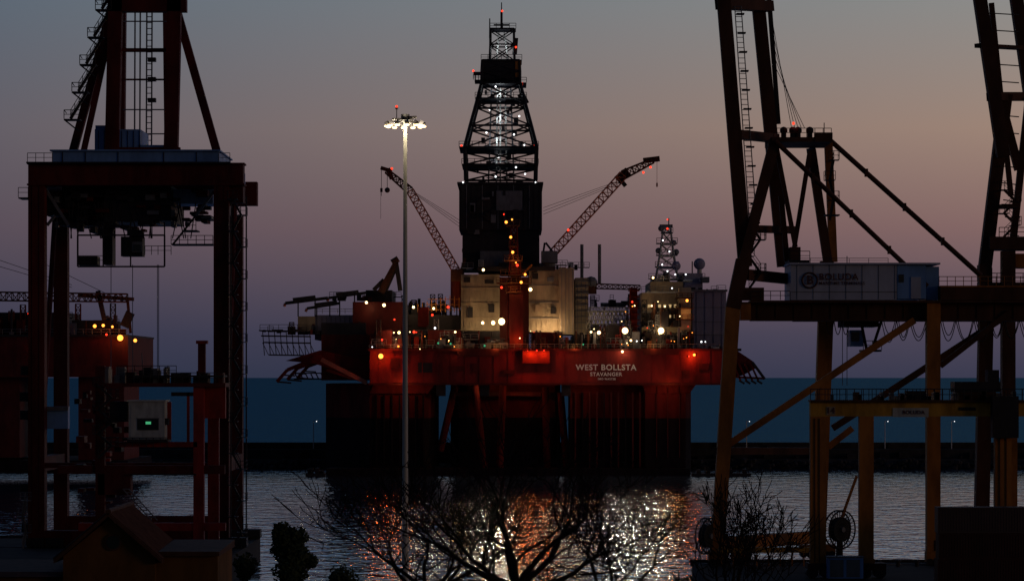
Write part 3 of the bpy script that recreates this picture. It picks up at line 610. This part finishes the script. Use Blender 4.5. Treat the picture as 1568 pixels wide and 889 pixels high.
# ============================================================ far right crane
K=Ref(345.0); k4=group('ship_to_shore_crane',(K.P(1540,0).x,350,3)); c=MB(); Q=K.P
bm((1497,-25,0),(1536,240,0),1.5,1.4,OCHD); bm((1553,-25,6),(1585,200,6),1.5,1.4,OCHD); bm((1540,145,2),(1508,410,2),1.5,1.4,OCHD); bm((1495,70,0),(1570,74,6),.5,.6,OCHD); bm((1515,148,0),(1600,148,6),1,1,OCHD)
bm((1518,5,2),(1548,300,2),.6,.6,OCHD); bm((1527,135,3),(1560,260,3),1.0,1,OCHD); bm((1575,150,3),(1550,380,3),.8,.8,OCHD)
K.box(c,1516,1640,362,382,0,4,OCHD); K.box(c,1500,1512,405,430,1,3,OCHD); bm((1508,410,2),(1508,470,2),1.6,1.5,OCHD)
for i,y in enumerate(range(20,360,26)): c.tube(Q(1506+y*.1,y,1),Q(1560,y+3,4),.07,DARK)
c.stairs(Q(1538,0).x,Q(1556,0).x,345,347,Q(0,362).z,Q(0,290).z,4,OCHD); c.rail(Q(1530,362,0),Q(1640,362,0),OCHD,1.1,1,.05)
K.box(c,1534,1560,312,318,0,3,OCHD); K.box(c,1545,1600,388,410,1,4,OCH)
for px in(1535,1660):
    a=Q(px,0); c.box(a.x,a.x+1.6,345,346.6,3,Q(0,384).z,OCHD)
K.box(c,1500,1700,432,450,1,3,OCHD); c.rail(Q(1500,432,1),Q(1700,432,1),OCHD,1.1,1,.05)
c.build('steelwork',k4)

# ============================================================ yellow rubber tyred gantry
K=Ref(297.0); k5=group('rubber_tyred_gantry_crane',(K.P(1400,0).x,303,3)); c=MB(); Q=K.P
K.box(c,1241,1700,615,637,0,1.3,YEL); K.box(c,1241,1700,612,615,-.6,1.8,OCHD); K.box(c,1250,1700,618,636,9,10.2,YEL)
def yl(px0,px1,dy,m=YEL): a=Q(px0,637,dy);b_=Q(px1,637,dy); c.box(a.x,b_.x,a.y,a.y+1.1,4.2,a.z,m)
yl(1241,1265,0,OCH); yl(1316,1338,0,OCH); yl(1524,1549,0,OCH); yl(1600,1622,0); yl(1252,1262,9,OCH); yl(1545,1558,9,OCH)
for x in(1247,1254,1530,1540): K.box(c,x,x+1.5,640,860,-.08,0,OCHD)
c.rail(Q(1241,612,-.6),Q(1700,612,-.6),DARK,1.15,.75,.04); c.rail(Q(1241,612,1.8),Q(1700,612,1.8),DARK,1.15,.9,.04)
K.box(c,1462,1532,584,600,0,3,DARK); K.box(c,1470,1525,600,612,0,2.5,OCHD); K.box(c,1388,1418,598,612,.5,2,DARK); K.box(c,1513,1530,566,584,0,2,DARK)
K.box(c,1520,1560,606,670,-1.5,-.2,DARK); 
for i in range(24):
    x=random.uniform(1262,1560); K.box(c,x,x+random.uniform(3,10),random.uniform(598,607),612,0,1.4,random.choice([DARK,OCHD,STEEL]))
K.box(c,1265.5,1279,622,635,-.05,-.003,BEIGE); K.box(c,1367,1422,624,638,-.06,-.003,CABIN); K.box(c,1468,1494,623,628,-.05,-.003,DARK)
for px in(1236,1318,1520,1598):
    a=Q(px,0); c.box(a.x,a.x+2.6,296.5,299,3.9,4.6,OCHD)
    for o in(.5,2.0): c.tube((a.x+o,296.6,3.65),(a.x+o,298.6,3.65),.62,DARK,n=16)
a=Q(1241,0); c.box(a.x,Q(1340,0).x,297.1,297.9,4.3,5.0,OCH)
c.build('steelwork',k5)
text('14',Q(1272,628.5,-.09),11*.068,SGN,k5,'number_plate'); text('BOLUDA',Q(1399,631,-.1),34*.068,SGN,k5,'sign_lettering')

# ============================================================ containers, cabinet
def container(px0,z,D,m,name):
    x0=(px0-784)*D/F; c=MB(); L_=12.19
    c.box(x0,x0+L_,D,D+2.44,z,z+2.59,m)
    for xx in(x0-.02,x0+L_-.13): c.box(xx,xx+.15,D-.06,D+.06,z-.0,z+2.6,m)
    for zz in(z,z+2.47): c.box(x0+.13,x0+L_-.13,D-.055,D+.05,zz+.002,zz+.12,m)
    n=42
    for k in range(n):
        xx=x0+.2+k*(L_-.4)/n; c.box(xx,xx+.14,D-.04,D-.002,z+.14,z+2.46,m)
    c.build(name)
container(1436,3.0,288,CONT,'shipping_container'); container(1438,5.62,288,CONT,'shipping_container'); container(1436.5,8.24,288.0,mat('container_brown',(0.05,0.022,0.02)),'shipping_container')
K=Ref(295.0); c=MB(); a=K.P(1268,0); b_=K.P(1322,0)
c.box(a.x,b_.x,295,296.8,3.15,5.3,BOX); c.box(a.x-.1,b_.x+.1,294.9,296.9,5.3,5.42,STEEL); c.box(a.x+.2,a.x+1.6,294.96,295,3.3,5.1,STEEL); c.box(a.x+1.9,a.x+3.3,294.96,295,3.3,5.1,STEEL); c.tube((a.x+1,296,5.4),(a.x+1,296,6.3),.08,DARK)
c.box(a.x-.1,b_.x+.1,294.8,297,3.0,3.15,QUAY)
c.build('electrical_cabinet')
for x in(1345,1375,1404,1060,1200):
    c=MB(); p=Ref(316).P(x,0); c.tube((p.x,316,3),(p.x,316,3.5),.22,DARK,n=12); c.tube((p.x,316,3.5),(p.x,316,3.75),.38,DARK,.3,12); c.build('mooring_bollard')

# ============================================================ high mast lamp
M=Ref(200.0); lmst=group('high_mast_lamp',(M.P(622,0).x,200,4)); c=MB(); px_=M.P(620.5,0).x
zt=M.P(0,186).z
c.tube((px_,200,3.5),(px_,200,zt),.25,PALE,.12,n=16); c.tube((px_,200,3.4),(px_,200,5.2),.38,STEEL,n=16)
n=20
for k in range(n):
    t0=2*math.pi*k/n;t1=2*math.pi*(k+1)/n
    for rr,zz in((1.15,zt-.1),(.55,zt+.05)): c.tube((px_+math.cos(t0)*rr,200+math.sin(t0)*rr,zz),(px_+math.cos(t1)*rr,200+math.sin(t1)*rr,zz),.05,STEEL,n=5,cap=False)
for k in range(12):
    t0=2*math.pi*k/12+.13; ca,sa=math.cos(t0),math.sin(t0); x=px_+ca*1.15;y=200+sa*1.15
    c.beam((px_+ca*.2,200+sa*.2,zt+.05),(x,y,zt-.08),.06,.06,STEEL)
    c.beam((x,y,zt-.1),(px_+ca*1.4,200+sa*1.4,zt-.22),.3,.2,STEEL); c.ball((px_+ca*1.3,200+sa*1.3,zt-.34),.14,LW,8,5,(1.3,1,.6))
c.tube((px_,200,zt),(px_,200,zt+.5),.3,STEEL,.3,10); c.box(px_-.9,px_+.5,199.6,200.4,zt+.12,zt+.2,DARK)
c.beam((px_-.1,200,zt+.25),(px_+.8,200,zt+.3),.16,.4,DARK)
c.tube((px_-.6,200,zt),(px_-.6,200,zt+1.0),.03,DARK); c.ball((px_-.6,200,zt+1.05),.09,LR); c.box(px_-.7,px_-.5,199.9,200.1,zt+.85,zt+.97,DARK)
c.build('pole_and_head',lmst)
for k in range(6):
    t0=2*math.pi*k/6+.2; plamp('lamp_%d'%k,(px_+math.cos(t0)*1.3,200+math.sin(t0)*1.3,zt-.55),170,(1,.82,.52),lmst,.1)

# ============================================================ breakwater, quay, terrain, water
c=MB(); c.box(-1500,1500,752,764,-4,5.0,CONC); c.box(-1500,1500,758,761,5.0,6.6,CONC)
c.hexa([(-1500,745,-3),(1500,745,-3),(1500,752,-3),(-1500,752,-3),(-1500,749.5,2.5),(1500,749.5,2.5),(1500,752,2.5),(-1500,752,2.5)],CONC)
x=-160
while x<160:
    c.box(x,x+random.uniform(.5,3),750,751.9,2.5,random.uniform(3,4.4),random.choice([CONC,DARK,DARK])); x+=random.uniform(2,9)
x=-160
while x<160:
    w=random.uniform(.3,4); c.box(x,x+w,757,758,5.0,random.uniform(5.6,7.0),random.choice([CONC,DARK])); x+=random.uniform(4,22)
for i in range(1200):
    r=random.uniform(.4,1.1); c.ball((random.uniform(-160,160),random.uniform(744,750),random.uniform(-.3,2.3)),r,CONC,5,3,(1,1,.7))
c.build('breakwater')
for px in(1143,1355,1457,480): 
    c=MB(); p=Ref(756).P(px,0); c.tube((p.x,756,5),(p.x,756,12.3),.14,WHITE,.09,8); c.beam((p.x,756,12.3),(p.x+.9,756,12.4),.12,.2,WHITE); c.ball((p.x+.8,756,12.25),.1,LC); c.build('street_lamp')
for px0,px1 in((468,497),(1060,1150)):
    c=MB(); a=Ref(690).P(px0,0);b_=Ref(690).P(px1,0); c.box(a.x,b_.x,690,694,-.3,.7,DARK)
    for k in range(5): xx=a.x+(b_.x-a.x)*random.random(); c.box(xx-.4,xx+.5,690.5,693,.7,random.uniform(1,2.1),DARK)
    c.rail((a.x,690.2,.7),(b_.x,690.2,.7),DARK,.8,1.5,.05); c.build('mooring_pontoon')
c=MB()
pl=[(-400,235),(400,235),(400,324),(20.5,324),(20.5,288),(-33,288),(-33,373),(-400,373)]
c.prism(pl,-5,3.0,QUAY); 
c.box(20.6,400,323.2,324.3,3.0,3.25,CONC); c.box(-400,-33,372.2,373.3,3.0,3.25,CONC)
c.build('quay')
c=MB()
for yy in(350.9,370): c.box(-200,-33.5,yy-.04,yy+.04,3.004,3.12,STEEL)
c.box(21,200,318.36,318.44,3.004,3.12,STEEL)
c.build('crane_rails')
prof=[(-60,21),(0,20.5),(25,17.5),(50,14.8),(70,13),(95,11),(120,9),(150,7),(200,4),(236,3.05),(240,2.5)]
vs=[];fs=[];nx=81
def hz(x,y):
    for i in range(len(prof)-1):
        if prof[i][0]<=y<=prof[i+1][0]:
            t=(y-prof[i][0])/(prof[i+1][0]-prof[i][0]); return prof[i][1]*(1-t)+prof[i+1][1]*t
    return 3
ys=[-60+i*5 for i in range(61)]
for y in ys:
    for i in range(nx):
        x=-200+i*5; vs.append((x,y,hz(x,y)+(0 if y>225 else .35*math.sin(x*.13+y*.07)*math.cos(y*.11))-0.2))
for j in range(len(ys)-1):
    for i in range(nx-1): fs.append((j*nx+i,j*nx+i+1,(j+1)*nx+i+1,(j+1)*nx+i))
c=MB(); c.add(vs,fs,EARTH); c.build('hillside_ground',None,True)

def water(name,y0,y1,X0,X1,z,rough,sx,sy,strength,dist,fine,fw,tint=None,diff=None):
    m=bpy.data.materials.new(name+'_surface'); m.use_nodes=True; nt=m.node_tree; b=nt.nodes['Principled BSDF']
    g=nt.nodes.new('ShaderNodeNewGeometry'); mp=nt.nodes.new('ShaderNodeMapping'); mp.inputs['Scale'].default_value=(sx,sy,1); mp.inputs['Rotation'].default_value=(0,0,.05)
    nt.links.new(g.outputs['Position'],mp.inputs[0])
    n=nt.nodes.new('ShaderNodeTexNoise'); n.inputs['Scale'].default_value=1; n.inputs['Detail'].default_value=3; n.inputs['Roughness'].default_value=.55; nt.links.new(mp.outputs[0],n.inputs['Vector'])
    n2=nt.nodes.new('ShaderNodeTexNoise'); n2.inputs['Scale'].default_value=fine; n2.inputs['Detail'].default_value=2; nt.links.new(mp.outputs[0],n2.inputs['Vector'])
    ad=nt.nodes.new('ShaderNodeMath'); ad.operation='MULTIPLY_ADD'; ad.inputs[1].default_value=fw; nt.links.new(n2.outputs[0],ad.inputs[0]); nt.links.new(n.outputs[0],ad.inputs[2])
    n3=nt.nodes.new('ShaderNodeTexNoise'); n3.inputs['Scale'].default_value=.09; n3.inputs['Detail'].default_value=3; nt.links.new(mp.outputs[0],n3.inputs['Vector'])
    mr=nt.nodes.new('ShaderNodeMapRange'); mr.inputs[1].default_value=.35; mr.inputs[2].default_value=.65; mr.inputs[3].default_value=strength*.6; mr.inputs[4].default_value=strength; nt.links.new(n3.outputs[0],mr.inputs[0])
    bp=nt.nodes.new('ShaderNodeBump'); bp.inputs['Distance'].default_value=dist; nt.links.new(mr.outputs[0],bp.inputs['Strength']); nt.links.new(ad.outputs[0],bp.inputs['Height'])
    gl=nt.nodes.new('ShaderNodeBsdfGlossy'); gl.inputs['Color'].default_value=(*tint,1); gl.inputs['Roughness'].default_value=rough; nt.links.new(bp.outputs[0],gl.inputs['Normal'])
    df=nt.nodes.new('ShaderNodeBsdfDiffuse'); df.inputs['Color'].default_value=(*diff,1)
    a2=nt.nodes.new('ShaderNodeAddShader'); nt.links.new(gl.outputs[0],a2.inputs[0]); nt.links.new(df.outputs[0],a2.inputs[1]); nt.links.new(a2.outputs[0],nt.nodes['Material Output'].inputs[0]); nt.nodes.remove(b)
    c=MB(); c.add([(X0,y0,z),(X1,y0,z),(X1,y1,z),(X0,y1,z)],[(0,1,2,3)],m); c.build(name)
water('harbour_water',236,756,-1500,1500,0,.07,.24,.15,.8,.85,3.2,.24,(.60,.70,.78),(.006,.009,.014))
water('sea',762,90000,-60000,60000,0,.2,.12,.035,1.0,5.0,3.4,.4,(.04,.115,.18),(.003,.010,.02))

# ============================================================ house (left foreground)
H=Ref(120.0); hs=group('gabled_house',(H.P(165,0).x,124,9)); c=MB(); Q=H.P
xl=Q(95,0).x; xr=Q(236,0).x; xm=Q(166,0).x; zr=Q(0,790).z; ze=Q(0,850).z
c.add([(xl,120.3,8.5),(xr,120.3,8.5),(xr,120.3,ze-.05),(xm,120.3,zr-.1),(xl,120.3,ze-.05),(xl,127,8.5),(xr,127,8.5),(xr,127,ze-.05),(xm,127,zr-.1),(xl,127,ze-.05)],[(0,1,2,3,4),(9,8,7,6,5),(0,5,6,1),(1,6,7,2),(4,9,5,0)],PLAS)
for xa,xb in((xl-.35,xm),(xr+.35,xm)):
    za=ze-.32
    c.hexa([(xa,119.9,za),(xb,119.9,zr),(xb,127.4,zr),(xa,127.4,za),(xa,119.9,za+.16),(xb,119.9,zr+.16),(xb,127.4,zr+.16),(xa,127.4,za+.16)],ROOF)
    for k in range(26):
        y=120.05+k*.28; c.tube((xa,y,za+.17),(xb,y,zr+.17),.07,ROOF,n=6)
c.tube((xm,119.9,zr+.2),(xm,127.4,zr+.2),.13,ROOF,n=8)
wx=Q(172,0).x;wz=Q(0,830).z; c.tube((wx,120.34,wz),(wx,120.22,wz),.36,ROOF,n=20); c.tube((wx,120.3,wz),(wx,120.2,wz),.28,GLASS,n=20)
x2=Q(334,0).x; c.box(xr+.01,x2-.1,120.8,127,8.5,Q(0,852).z,PLAS); c.hexa([(xr-.1,120.5,Q(0,852).z+.005),(x2,120.5,Q(0,852).z+.005),(x2,127.2,Q(0,852).z+.005),(xr-.1,127.2,Q(0,852).z+.005),(xr,120.5,Q(0,845).z),(x2,120.5,Q(0,845).z),(x2,127.2,Q(0,840).z),(xr,127.2,Q(0,840).z)],ROOF)
x3=Q(-60,0).x; c.box(x3,xl-.01,120.8,127,8.5,Q(0,884).z,PLAS); c.hexa([(x3,120.5,Q(0,884).z+.005),(xl+.1,120.5,Q(0,884).z+.005),(xl+.1,127,Q(0,884).z+.005),(x3,127,Q(0,884).z+.005),(x3,121,Q(0,877).z),(xl,121,Q(0,877).z),(xl,127,Q(0,872).z),(x3,127,Q(0,872).z)],ROOF)
for px in(110,150,200,270,300): a=Q(px,0).x; c.box(a,a+.8,120.2,120.29 if px<236 else 120.79,10.2,11.6,GLASS)
c.box(Q(178,0).x,Q(196,0).x,120.2,120.29,8.8,11.1,OCHD)
c.build('walls_and_roof',hs)

# ============================================================ trees
def bare_tree(base,trunk,nl,spread,up,seed,name,L0,r0,depth=4,prob=.6,lift=0.0):
    rnd=random.Random(seed); c=MB()
    def grow(p,d,L_,r,dep):
        n=6 if dep>1 else 4
        for k in range(n):
            d=(d+Vector((rnd.uniform(-.3,.3),rnd.uniform(-.3,.3),rnd.uniform(-.2,.28)*up+lift))).normalized()
            q=p+d*(L_/n); r2=max(r*(.88 if dep>0 else .8),.009); c.tube(p,q,r,BARK,r2,n=6 if r>.03 else 4,cap=False)
            if dep>0 and k>=1 and rnd.random()<prob:
                s_=Vector((rnd.uniform(-1,1),rnd.uniform(-.6,.6),rnd.uniform(-.2,.9)*up)).normalized()
                grow(q,(d*.6+s_*.8).normalized(),L_*rnd.uniform(.45,.75),max(r2*.6,.012),dep-1)
            p=q;r=r2
        if dep>0:
            for _ in range(2):
                s_=Vector((rnd.uniform(-1,1),rnd.uniform(-.6,.6),rnd.uniform(-.3,.8)*up)).normalized()
                grow(p,(d*.8+s_*.5).normalized(),L_*rnd.uniform(.55,.8),max(r*.75,.012),dep-1)
    b=Vector(base); t=b+Vector((rnd.uniform(-.2,.2),0,trunk)); c.tube(b,t,r0,BARK,r0*.8,n=10)
    for k in range(nl):
        a=2*math.pi*k/nl+rnd.uniform(-.3,.3)
        grow(t,Vector((math.cos(a)*spread,math.sin(a)*spread*.6,rnd.uniform(.5,1.1))).normalized(),L0*rnd.uniform(.85,1.15),r0*.5,depth-1)
    c.build(name,None,True)
T=Ref(70.0)
bare_tree((T.P(800,0).x,70,12.8),6.0,7,1.5,.8,3,'bare_tree',2.1,.18,4,.62)
bare_tree((T.P(655,0).x,74,12.4),5.9,6,1.4,.8,11,'bare_tree',1.75,.13,4,.55)
bare_tree((T.P(925,0).x,66,13.0),5.7,5,1.2,.8,19,'bare_tree',1.35,.10,4,.5)
bare_tree((T.P(1105,0).x,70,12.8),5.5,5,.6,1.5,23,'bare_tree',1.6,.09,4,.5)
bare_tree((T.P(1190,0).x,76,12.2),5.5,4,.6,1.4,31,'bare_tree',1.3,.07,4,.45)
def leafy(D,px,pyt,w,zb,name,seed,n=9000,clumps=16,ls=.16):
    rnd=random.Random(seed); c=MB(); s_=D/F; X=(px-784)*s_; zt=CH+(577-pyt)*s_; W=w*s_/2
    c.tube((X,D,zb),(X+.1,D,zb+(zt-zb)*.75),.18,BARK,.08,8)
    cl=[]
    for k in range(clumps):
        t=rnd.uniform(.0,1); z=zb+(zt-zb)*(.35+.6*t); rad=W*(1-.55*t)
        a=rnd.uniform(0,6.28); rr=rad*rnd.uniform(.2,.95); cx_=X+math.cos(a)*rr; cy_=D+math.sin(a)*rr
        cl.append((Vector((cx_,cy_,z)),rnd.uniform(.25,.5)*W*.8)); c.tube((X,D,z-.6),(cx_,cy_,z),.05,BARK,.02,5)
    vs=[];fs=[]
    for i in range(n):
        C,r=rnd.choice(cl); d=Vector((rnd.gauss(0,1),rnd.gauss(0,1),rnd.gauss(0,.8))).normalized()*r*rnd.uniform(.45,1.25)
        p=C+d; u=Vector((rnd.uniform(-1,1),rnd.uniform(-1,1),rnd.uniform(-1,1))).normalized(); v=u.orthogonal().normalized(); q=ls*rnd.uniform(.5,1.1)
        o=len(vs); vs+= [p-u*q*.5,p+v*q*.3,p+u*q*.5,p-v*q*.3]; fs.append((o,o+1,o+2,o+3))
    c.add(vs,fs,LEAF); c.build(name)
leafy(150,445,797,104,7,'evergreen_tree',5,12000,26,.3)
leafy(150,382,845,80,7,'evergreen_shrub',8,6000,14,.28)
leafy(110,1030,874,150,9.5,'evergreen_shrub',9,6000,16,.22)
leafy(110,500,872,130,9.5,'evergreen_shrub',10,5000,14,.22)

# ============================================================ sky, sun, camera
w=bpy.data.worlds.new('World'); scene.world=w; w.use_nodes=True; nt=w.node_tree; nt.nodes.clear()
out=nt.nodes.new('ShaderNodeOutputWorld'); bg=nt.nodes.new('ShaderNodeBackground'); bg2=nt.nodes.new('ShaderNodeBackground'); ad=nt.nodes.new('ShaderNodeAddShader')
sky=nt.nodes.new('ShaderNodeTexSky'); sky.sky_type='NISHITA'; sky.sun_disc=False; sky.sun_elevation=math.radians(-3); sky.sun_rotation=math.radians(75)
nt.links.new(sky.outputs[0],bg2.inputs[0]); bg2.inputs[1].default_value=0.05
tc=nt.nodes.new('ShaderNodeTexCoord'); sp=nt.nodes.new('ShaderNodeSeparateXYZ'); nt.links.new(tc.outputs['Generated'],sp.inputs[0])
mz=nt.nodes.new('ShaderNodeMapRange'); mz.inputs[1].default_value=0; mz.inputs[2].default_value=.5; nt.links.new(sp.outputs[2],mz.inputs[0])
def mk(st):
    r=nt.nodes.new('ShaderNodeValToRGB'); e=r.color_ramp.elements
    e[0].position=st[0][0]; e[0].color=(*s2l(st[0][1]),1); e[1].position=st[-1][0]; e[1].color=(*s2l(st[-1][1]),1)
    for p,cc in st[1:-1]:
        x=e.new(p); x.color=(*s2l(cc),1)
    nt.links.new(mz.outputs[0],r.inputs[0]); return r
rl=mk([(0,(46,52,72)),(.03,(55,57,77)),(.058,(67,65,82)),(.104,(85,76,88)),(.173,(94,91,101)),(.262,(87,100,114)),(.5,(66,92,124)),(1,(34,54,88))])
rr=mk([(0,(60,60,80)),(.03,(76,70,87)),(.058,(100,83,93)),(.104,(134,104,102)),(.173,(160,134,119)),(.262,(142,141,138)),(.5,(90,112,140)),(1,(40,60,95))])
mx=nt.nodes.new('ShaderNodeMapRange'); mx.inputs[1].default_value=-.2; mx.inputs[2].default_value=.22; nt.links.new(sp.outputs[0],mx.inputs[0])
mix=nt.nodes.new('ShaderNodeMix'); mix.data_type='RGBA'; nt.links.new(mx.outputs[0],mix.inputs[0]); nt.links.new(rl.outputs[0],mix.inputs[6]); nt.links.new(rr.outputs[0],mix.inputs[7])
my=nt.nodes.new('ShaderNodeMapRange'); my.inputs[1].default_value=-.4; my.inputs[2].default_value=.8; my.inputs[3].default_value=.25; my.inputs[4].default_value=1; nt.links.new(sp.outputs[1],my.inputs[0])
nt.links.new(mix.outputs[2],bg.inputs[0]); nt.links.new(my.outputs[0],bg.inputs[1])
nt.links.new(bg.outputs[0],ad.inputs[0]); nt.links.new(bg2.outputs[0],ad.inputs[1]); nt.links.new(ad.outputs[0],out.inputs[0])
sl=bpy.data.lights.new('sun','SUN'); sl.energy=.17; sl.angle=math.radians(12); sl.color=(1,.6,.35); so=bpy.data.objects.new('sun',sl); scene.collection.objects.link(so)
d=Vector((-.85,.4,-.1)); so.rotation_euler=d.to_track_quat('-Z','Y').to_euler()
cam=bpy.data.cameras.new('camera'); co=bpy.data.objects.new('camera',cam); scene.collection.objects.link(co)
co.location=(0,0,CH); co.rotation_euler=(math.radians(90),0,0); cam.lens=100; cam.sensor_width=36; cam.shift_y=132.5/1568; cam.clip_start=1; cam.clip_end=200000
scene.camera=co
print('faces',sum(len(o.data.polygons) for o in bpy.data.objects if o.type=='MESH'))
